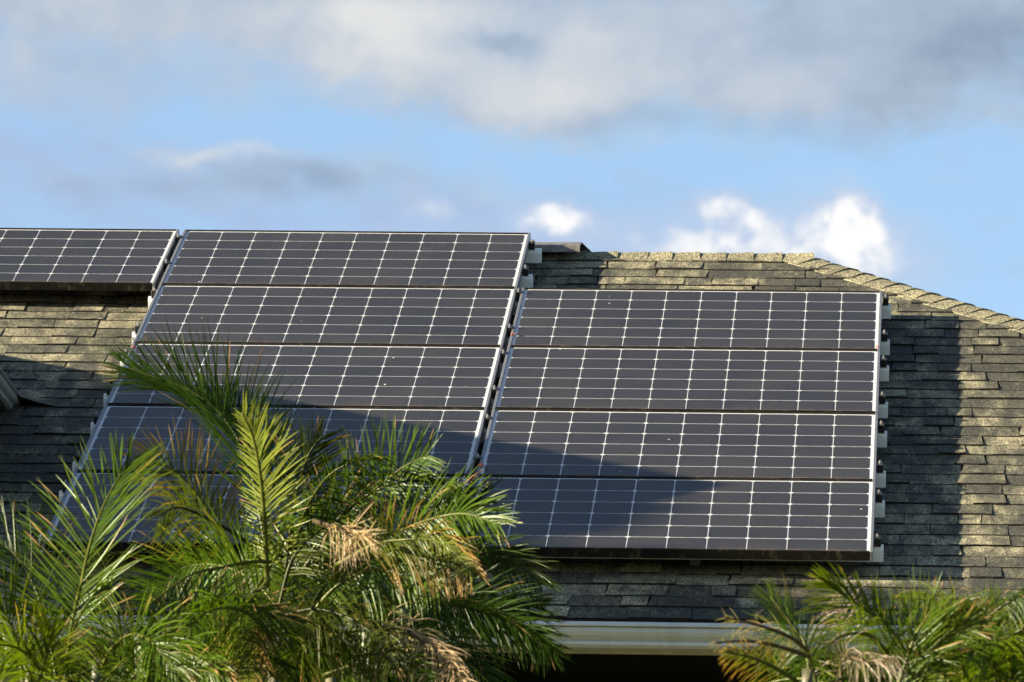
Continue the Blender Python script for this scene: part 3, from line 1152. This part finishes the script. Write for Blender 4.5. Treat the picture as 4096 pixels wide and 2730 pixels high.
# --- central palm
Y0 = -7.4
crown = at(640, 1420, Y0)
gb = Vector((crown.x, crown.y, GZ))
A = Palm('areca_palm', 'bushy palm before the panels with golden upright frond and dead tan tuft', 'palm', gb,
         [([gb + Vector((0.05, 0, 0)), gb + Vector((0.1, 0.02, 2.4)), at(632, 1680, Y0), at(625, 1590, Y0)], 0.035, 0.014),
          ([gb + Vector((-0.2, 0.15, 0)), gb + Vector((-0.3, 0.2, 2.5)), at(585, 1680, Y0 + .2), at(580, 1600, Y0 + .2)], 0.032, 0.012),
          ([gb + Vector((0.25, 0.2, 0)), gb + Vector((0.4, 0.25, 2.5)), at(770, 1680, Y0 + .3), at(755, 1600, Y0 + .3)], 0.032, 0.012)], 3)
# golden upright frond
A.frond(px(Y0, Y0 - .15, (614, 1350), (609, 1220), (600, 1110), (584, 1015), (556, 948)), 0.25, R(-42), 'gold', .12, .10, .0, hero=True, lens=(.5, 1.0), width=0.0065, ang=(72, 30), gap=0.0111, rad=.010)
# long arching frond, its back-lit shade put into the deep palette
A.frond(px(Y0 + .25, Y0 + .5, (612, 1260), (572, 1070), (515, 962), (430, 895), (300, 848)), 0.37, R(30), 'deep', .15, .02, .4, hero=True, ang=(50, 16), width=0.0062, gap=0.0108)
A.frond(px(Y0 + .3, Y0 + .6, (618, 1250), (600, 1090), (560, 985), (510, 930), (455, 890)), 0.26, R(35), 'deep', .25, .15, .4, ang=(50, 18))
# frond arched to the left, leaflets standing up from it
A.frond(px(Y0 - .1, Y0 - .6, (622, 1292), (570, 1292), (512, 1304), (439, 1321), (372, 1368), (332, 1400)), 0.29, R(8), 'fresh', .12, .12, .3, hero=True, ang=(70, 35), width=0.0068)
# two fronds bending left over the bottom panels
A.frond(px(Y0 + .1, Y0 - .2, (585, 1262), (540, 1228), (490, 1200), (440, 1175), (400, 1167), (366, 1186)), 0.25, R(-10), 'olive', .15, .35, .3, hero=True, ang=(62, 30))
A.frond(px(Y0 + .2, Y0 + .1, (560, 1300), (500, 1215), (455, 1140), (410, 1092), (366, 1066), (322, 1058)), 0.24, R(30), 'rusty', .25, .25, .4)
# spiky frond up to the right
A.frond(px(Y0 + .35, Y0 + .1, (700, 1290), (755, 1215), (810, 1165), (880, 1110), (930, 1072), (985, 1046)), 0.27, R(-22), 'fresh', .22, .06, .45, hero=True, ang=(62, 34), width=0.0062, gap=0.0108)
A.frond(px(Y0 + .2, Y0 - .1, (660, 1330), (690, 1210), (720, 1140), (760, 1090), (815, 1062), (890, 1052)), 0.23, R(30), 'fresh', .25, .5, .3)
A.frond(px(Y0 + .4, Y0 + .3, (655, 1320), (672, 1190), (690, 1100), (712, 1040), (742, 1000)), 0.24, R(15), 'olive', .3, .1, .4, ang=(52, 22))
A.frond(px(Y0 + .3, Y0 - .2, (690, 1320), (780, 1190), (860, 1130), (950, 1105), (1035, 1125), (1075, 1160)), 0.22, R(10), 'deep', .2, .6, .3)
# fronds reaching right
A.frond(px(Y0 + .1, Y0 - .3, (760, 1330), (850, 1255), (930, 1215), (1010, 1188), (1075, 1182), (1150, 1208)), 0.27, R(-12), 'fresh', .25, .22, .35, ang=(52, 26))
A.frond(px(Y0 - .1, Y0 - .5, (770, 1300), (860, 1252), (940, 1240), (990, 1241), (1035, 1262), (1088, 1318)), 0.24, R(10), 'rusty', .2, .4, .3, ang=(60, 28))
A.frond(px(Y0 + .3, Y0 + .2, (740, 1380), (820, 1310), (930, 1240), (1040, 1190), (1110, 1150)), 0.29, R(-20), 'deep', .3, .08, .4, ang=(44, 20))
A.frond(px(Y0 + 1.5, Y0 + 1.4, (800, 1340), (886, 1301), (1013, 1276), (1108, 1276), (1187, 1298), (1245, 1345)), 0.27, R(12), 'deep', .15, .3, .3, ang=(60, 28))
A.frond(px(Y0 + 1.4, Y0 + 1.2, (780, 1470), (886, 1403), (1000, 1387), (1108, 1403), (1206, 1437), (1255, 1500)), 0.29, R(-6), 'deep', .12, .3, .3, ang=(60, 28))
A.frond(px(Y0 + 1.6, Y0 + 1.6, (860, 1480), (960, 1430), (1080, 1400), (1180, 1400), (1240, 1390)), 0.24, R(20), 'deep', .2, .2, .3, ang=(50, 22))
A.frond(px(Y0 + 1.6, Y0 + 1.6, (900, 1520), (1010, 1450), (1110, 1430), (1210, 1450), (1275, 1500)), 0.22, R(-30), 'deep', .2, .2, .3, ang=(46, 22))
# half dead fronds
A.frond(px(Y0 - .2, Y0 - .6, (760, 1460), (860, 1444), (933, 1457), (996, 1500), (1040, 1540), (1075, 1590)), 0.20, R(12), 'rusty', .15, .7, .1, ang=(72, 40), sides=(1,), gap=0.0144, messy=.2)
A.frond(px(Y0 - .22, Y0 - .62, (860, 1443), (905, 1443), (960, 1466), (1002, 1500), (1046, 1545), (1075, 1585)), 0.17, R(-8), 'dead', .1, 1.0, .2, ang=(70, 50), messy=.35, gap=0.0108, width=0.0066)
A.frond(px(Y0 - .3, Y0 - .55, (722, 1198), (752, 1206), (786, 1220), (812, 1240)), 0.19, R(0), 'dead', .3, 1.1, .2, ang=(42, 20), messy=.4, gap=0.0125, width=0.0046, rad=.008)
A.frond(px(Y0 - .3, Y0 - .6, (735, 1205), (772, 1214), (812, 1222), (850, 1235)), 0.17, R(20), 'dead', .3, .35, .2, ang=(28, 14), messy=.25, gap=0.0084, width=0.0040)
# hanging leaflets and the thicket below
A.frond(px(Y0 - .2, Y0 - .5, (743, 1552), (823, 1527), (902, 1533), (985, 1570)), 0.22, R(5), 'fresh', .1, .6, .2, ang=(75, 45))
A.frond(px(Y0 - .1, Y0 - .5, (640, 1420), (720, 1400), (800, 1420), (870, 1470), (900, 1530)), 0.24, R(20), 'olive', .15, .8, .2, ang=(72, 45))
A.frond(px(Y0 - .2, Y0 - .7, (620, 1330), (560, 1400), (552, 1450), (566, 1500), (570, 1570)), 0.24, R(25), 'rusty', .2, .8, .2, ang=(55, 35))
A.frond(px(Y0 - .3, Y0 - .8, (650, 1560), (560, 1530), (490, 1534), (420, 1556), (380, 1600)), 0.22, R(-10), 'fresh', .1, .3, .3, ang=(70, 40))
A.frond(px(Y0 - .3, Y0 - .8, (640, 1510), (602, 1440), (545, 1400), (480, 1405), (425, 1448)), 0.25, R(-12), 'fresh', .15, .7, .2, ang=(66, 32))
A.frond(px(Y0 + .2, Y0 + .1, (640, 1400), (670, 1290), (720, 1230), (790, 1190), (870, 1180)), 0.25, R(-20), 'olive', .2, .35, .35, ang=(60, 28))
A.frond(px(Y0 + .2, Y0 - .1, (700, 1430), (770, 1350), (850, 1310), (940, 1310), (1010, 1350)), 0.25, R(-10), 'fresh', .2, .6, .3, ang=(64, 30))
rg = A.rg
for i in range(15):
    az = rg.uniform(-0.25, math.pi + 0.25)
    bx = rg.uniform(560, 820)
    A.frond(wild(rg, at(bx, rg.uniform(1400, 1560), Y0 + rg.uniform(0.3, 0.9)), az, rg.uniform(0.1, 1.1), rg.uniform(0.55, 1.0), rg.uniform(0.9, 2.0)), rg.uniform(0.2, 0.27), rg.uniform(-.8, .8), rg.choice(('deep', 'deep', 'deep', 'olive', 'fresh')), .15, .5, .3, gap=0.0144)

# --- palm at the left edge
Y1 = -8.2
crown = at(120, 1640, Y1)
gb = Vector((crown.x, crown.y, GZ))
B = Palm('areca_palm', 'bright green feathery palm in the lower left picture corner', 'palm', gb,
         [([gb, gb + Vector((0.05, 0, 2.3)), at(215, 1640, Y1), at(225, 1570, Y1)], 0.035, 0.012),
          ([gb + Vector((-0.2, .1, 0)), gb + Vector((-0.25, .1, 2.3)), at(60, 1640, Y1), at(52, 1570, Y1)], 0.032, 0.012)], 8)
B.frond(px(Y1, Y1 + .3, (150, 1570), (165, 1440), (188, 1335), (208, 1250), (236, 1168), (272, 1100), (305, 1058)), 0.34, R(-30), 'fresh', .2, .10, .3, hero=True, ang=(58, 22), skip=.22, width=0.0074, gap=0.0117, rad=.008)
B.frond(px(Y1 - .2, Y1 - .5, (232, 1540), (250, 1500), (276, 1472), (307, 1457), (337, 1467), (362, 1490), (412, 1556)), 0.27, R(8), 'fresh', .2, .35, .2, hero=True, ang=(82, 20), width=0.0068, gap=0.0099)
B.frond(px(Y1 - .1, Y1 - .3, (55, 1560), (42, 1490), (22, 1430), (-20, 1370)), 0.30, R(0), 'lime', .15, .05, .35, hero=True, ang=(40, 14), width=0.0068)
B.frond(px(Y1 + .3, Y1 + .5, (130, 1560), (110, 1450), (80, 1350), (30, 1270), (-20, 1240)), 0.30, R(10), 'deep', .25, .2, .4, ang=(50, 22))
B.frond(px(Y1 - .1, Y1 - .5, (120, 1620), (90, 1540), (40, 1490), (-40, 1480)), 0.26, R(10), 'lime', .15, .2, .3, ang=(50, 25))
B.frond(px(Y1 - .3, Y1 - .6, (260, 1620), (330, 1530), (400, 1500), (470, 1520), (520, 1570)), 0.24, R(15), 'fresh', .15, .6, .2)
B.frond(px(Y1 + .1, Y1 - .3, (140, 1620), (152, 1520), (172, 1440), (205, 1385), (255, 1352)), 0.26, R(-20), 'fresh', .2, .5, .3, ang=(60, 28))
B.frond(px(Y1 - .2, Y1 - .4, (60, 1640), (88, 1565), (108, 1505), (122, 1440)), 0.25, R(-20), 'lime', .15, .1, .3, ang=(48, 18))
B.frond(px(Y1 - .3, Y1 - .6, (330, 1650), (385, 1570), (436, 1540), (500, 1548)), 0.23, R(10), 'fresh', .15, .5, .3, ang=(62, 30))
B.frond(px(Y1 - .1, Y1 - .5, (180, 1640), (240, 1560), (300, 1520), (370, 1530), (430, 1580)), 0.25, R(-15), 'fresh', .15, .7, .2, ang=(70, 35))
rg = B.rg
for i in range(8):
    az = rg.uniform(-0.2, math.pi + 0.2)
    B.frond(wild(rg, at(rg.uniform(20, 430), rg.uniform(1560, 1640), Y1 + rg.uniform(0.3, 0.8)), az, rg.uniform(0.2, 1.2), rg.uniform(0.5, 0.95), rg.uniform(0.6, 1.7)), rg.uniform(0.2, 0.28), rg.uniform(-.8, .8), rg.choice(('deep', 'deep', 'fresh', 'olive')), .15, .45, .3, gap=0.0144)

# --- palm at the lower right, nearer the camera
Y2 = -9.4
crown = at(2080, 1700, Y2)
gb = Vector((crown.x, crown.y, GZ))
Cp = Palm('areca_palm', 'palm in the lower right corner with dry tan fronds and a yellow spray', 'palm', gb,
          [([gb, gb + Vector((0.05, 0, 2.0)), at(2070, 1680, Y2), at(2090, 1610, Y2)], 0.03, 0.012),
           ([gb + Vector((-0.3, .1, 0)), gb + Vector((-0.35, .1, 2.0)), at(1850, 1680, Y2), at(1860, 1610, Y2)], 0.03, 0.012)], 21)
Cp.frond(px(Y2, Y2 - .2, (2085, 1510), (2055, 1459), (2015, 1421), (1977, 1394), (1930, 1362), (1892, 1338)), 0.218, R(-14), 'lime', .15, .18, .3, hero=True, ang=(46, 14), width=0.0066)
Cp.frond(px(Y2 - .1, Y2 - .2, (2045, 1640), (2096, 1480), (2125, 1426), (2148, 1392)), 0.241, R(-25), 'fresh', .2, .02, .3, hero=True, ang=(52, 14), width=0.0058, gap=0.0132)
Cp.frond(px(Y2, Y2 + .1, (1872, 1640), (1852, 1489), (1832, 1456), (1800, 1410), (1770, 1372)), 0.196, R(25), 'fresh', .3, .05, .3, hero=True, ang=(36, 12), width=0.0043)
Cp.frond(px(Y2 - .1, Y2 - .4, (1860, 1500), (1817, 1466), (1755, 1441), (1720, 1432), (1665, 1418)), 0.115, R(0), 'dry', .1, .25, .2, ang=(40, 15), messy=.35, width=0.0034, gap=0.0198)
Cp.frond(px(Y2 - .2, Y2 - .5, (1860, 1510), (1790, 1486), (1740, 1476), (1690, 1474), (1640, 1478)), 0.127, R(10), 'dry', .1, .5, .2, ang=(50, 15), messy=.4, width=0.0034, gap=0.0198)
Cp.frond(px(Y2 - .2, Y2 - .5, (1830, 1565), (1770, 1530), (1720, 1510), (1670, 1500)), 0.149, R(0), 'rusty', .15, .2, .2, ang=(35, 14), width=0.0043)
Cp.frond(px(Y2 - .3, Y2 - .5, (1930, 1500), (1960, 1512), (2000, 1520), (2060, 1508)), 0.172, R(0), 'dry', .05, 1.2, .2, ang=(60, 22), messy=.35, width=0.0037, gap=0.0117)
Cp.frond(px(Y2, Y2 - .4, (2040, 1500), (2000, 1462), (1960, 1456), (1920, 1470), (1895, 1500)), 0.172, R(10), 'lime', .15, .8, .2, ang=(70, 40), width=0.0046)
Cp.frond(px(Y2 + .1, Y2, (2085, 1640), (2160, 1480), (2215, 1430), (2255, 1400)), 0.161, R(10), 'rusty', .25, .1, .3, ang=(45, 20), width=0.0043)
Cp.frond(px(Y2 - .1, Y2 - .2, (2070, 1640), (2140, 1500), (2200, 1450), (2270, 1430)), 0.172, R(-10), 'fresh', .2, .25, .3, ang=(50, 20), width=0.0050)
rg = Cp.rg
for i in range(9):
    az = rg.uniform(0, math.pi)
    Cp.frond(wild(rg, at(rg.uniform(1830, 2180), rg.uniform(1580, 1640), Y2 + rg.uniform(0.1, 0.5)), az, rg.uniform(0.2, 1.2), rg.uniform(0.4, 0.7), rg.uniform(0.6, 1.9)), rg.uniform(0.14, 0.2), rg.uniform(-.8, .8), rg.choice(('fresh', 'fresh', 'lime', 'dry', 'deep')), .15, .5, .3, gap=0.0180, width=0.0043)

Y3 = -9.0
crown = at(2290, 1700, Y3)
gb = Vector((crown.x, crown.y, GZ))
Dp = Palm('weeping_shrub', 'dense drooping green shrub against the right picture edge', 'shrub', gb,
          [([gb, gb + Vector((0.03, 0, 2.0)), at(2280, 1700, Y3), at(2270, 1640, Y3)], 0.05, 0.012),
           ([gb + Vector((.1, 0, 0)), gb + Vector((0.12, 0, 2.0)), at(2330, 1700, Y3), at(2320, 1640, Y3)], 0.04, 0.012)], 31)
Dp.frond(px(Y3, Y3 - .1, (2236, 1640), (2248, 1470), (2262, 1420), (2290, 1386)), 0.19, R(0), 'lime', .3, .08, .3, ang=(50, 18), width=0.0043, hero=True)
Dp.frond(px(Y3 - .1, Y3 - .2, (2225, 1520), (2270, 1478), (2320, 1462), (2370, 1440)), 0.17, R(10), 'lime', .2, .2, .3, ang=(40, 16), width=0.0055, hero=True)
Dp.frond(px(Y3, Y3 + .1, (2300, 1640), (2312, 1530), (2330, 1450), (2356, 1395)), 0.17, R(-20), 'fresh', .2, .2, .3, ang=(55, 20))
Dp.frond(px(Y3 - .1, Y3 - .3, (2215, 1640), (2212, 1540), (2196, 1475), (2165, 1432)), 0.17, R(-20), 'fresh', .2, .25, .3, ang=(55, 20))
Dp.frond(px(Y3 - .2, Y3 - .5, (2300, 1640), (2270, 1560), (2240, 1520), (2200, 1510), (2165, 1540)), 0.16, R(-10), 'lime', .15, .9, .2, ang=(70, 30))
Dp.frond(px(Y3 - .2, Y3 - .5, (2320, 1640), (2325, 1560), (2310, 1500), (2275, 1480), (2235, 1500)), 0.16, R(-10), 'fresh', .15, .9, .2, ang=(70, 30))
Dp.frond(px(Y3 - .2, Y3 - .4, (2360, 1640), (2362, 1560), (2350, 1500), (2320, 1470)), 0.16, R(-10), 'lime', .15, .7, .2, ang=(70, 30))
rg = Dp.rg
for i in range(20):
    az = rg.uniform(0, 2 * math.pi)
    Dp.frond(wild(rg, at(rg.uniform(2180, 2380), rg.uniform(1470, 1590), Y3 + rg.uniform(-0.3, 0.4)), az, rg.uniform(0.3, 1.2), rg.uniform(0.3, 0.5), rg.uniform(1.0, 2.4)), rg.uniform(0.10, 0.15), rg.uniform(-.8, .8), rg.choice(('lime', 'fresh', 'fresh', 'deep')), .1, .9, .2, gap=0.0096, width=0.0037)

# ------------------------------------------------------------------ unseen tree added at the left, crown shaped to shade eave and panels
def broadleaf(name, label, base, crowns, seed, leaf=0.17, n=19000):
    rg = random.Random(seed)
    root = obj(name, None)
    root.location = base
    tag(root, label, 'tree')
    o = Vector(base)
    mb = MB()
    top = Vector(crowns[0][0]) - o
    mb.tube(catmull([Vector((0, 0, 0)), Vector((0.1, 0.05, top.z * .4)), Vector((top.x * .8, top.y * .8, top.z * .8)), top], 10), [0.17 - 0.012 * i for i in range(11)], 8)
    for c, r in crowns:
        e = Vector(c) - o
        mb.tube([Vector((top.x * .6, top.y * .6, top.z * .55)), e * 0.9 + Vector((0, 0, -.2)), e], [0.07, 0.04, 0.015], 6)
    mb.build('trunk', M['bark'], root, smooth=True)
    vs, fs, cs = [], [], []
    for i in range(n):
        c, r = crowns[rg.randrange(len(crowns))]
        d = Vector((rg.gauss(0, 1), rg.gauss(0, 1), rg.gauss(0, 1))).normalized() * (rg.random() ** 0.45)
        p = Vector(c) - o + Vector((d.x * r[0], d.y * r[1], d.z * r[2]))
        a = Vector((rg.gauss(0, 1), rg.gauss(0, 1), rg.gauss(0, .6))).normalized()
        b = a.cross(Vector((rg.gauss(0, 1), rg.gauss(0, 1), rg.gauss(0, 1)))).normalized()
        L = leaf * rg.uniform(.7, 1.3)
        k = len(vs)
        vs += [p - a * L * .5, p + b * L * .28, p + a * L * .5, p - b * L * .28]
        fs.append((k, k + 1, k + 2, k + 3))
        j = rg.uniform(.7, 1.3)
        cs += [(0.05 * j, 0.085 * j, 0.018 * j, 1)] * 4
    crown = obj('crown', leaf_mesh('crown', vs, fs, cs), None, root)
    return root


broadleaf('shade_tree', 'unseen leafy tree added left of the house to shade the eave', (-8.0, -7.1, GZ),
          [((-8.1, -6.25, 0.12), (.8, .42, .78)), ((-8.0, -7.15, -0.2), (.9, .85, .88)), ((-7.9, -7.7, -0.15), (.9, .6, .88)), ((-8.3, -6.6, -0.5), (.9, .7, .9)), ((-8.0, -7.2, -1.3), (1.1, 1.3, 1.0))], 77)
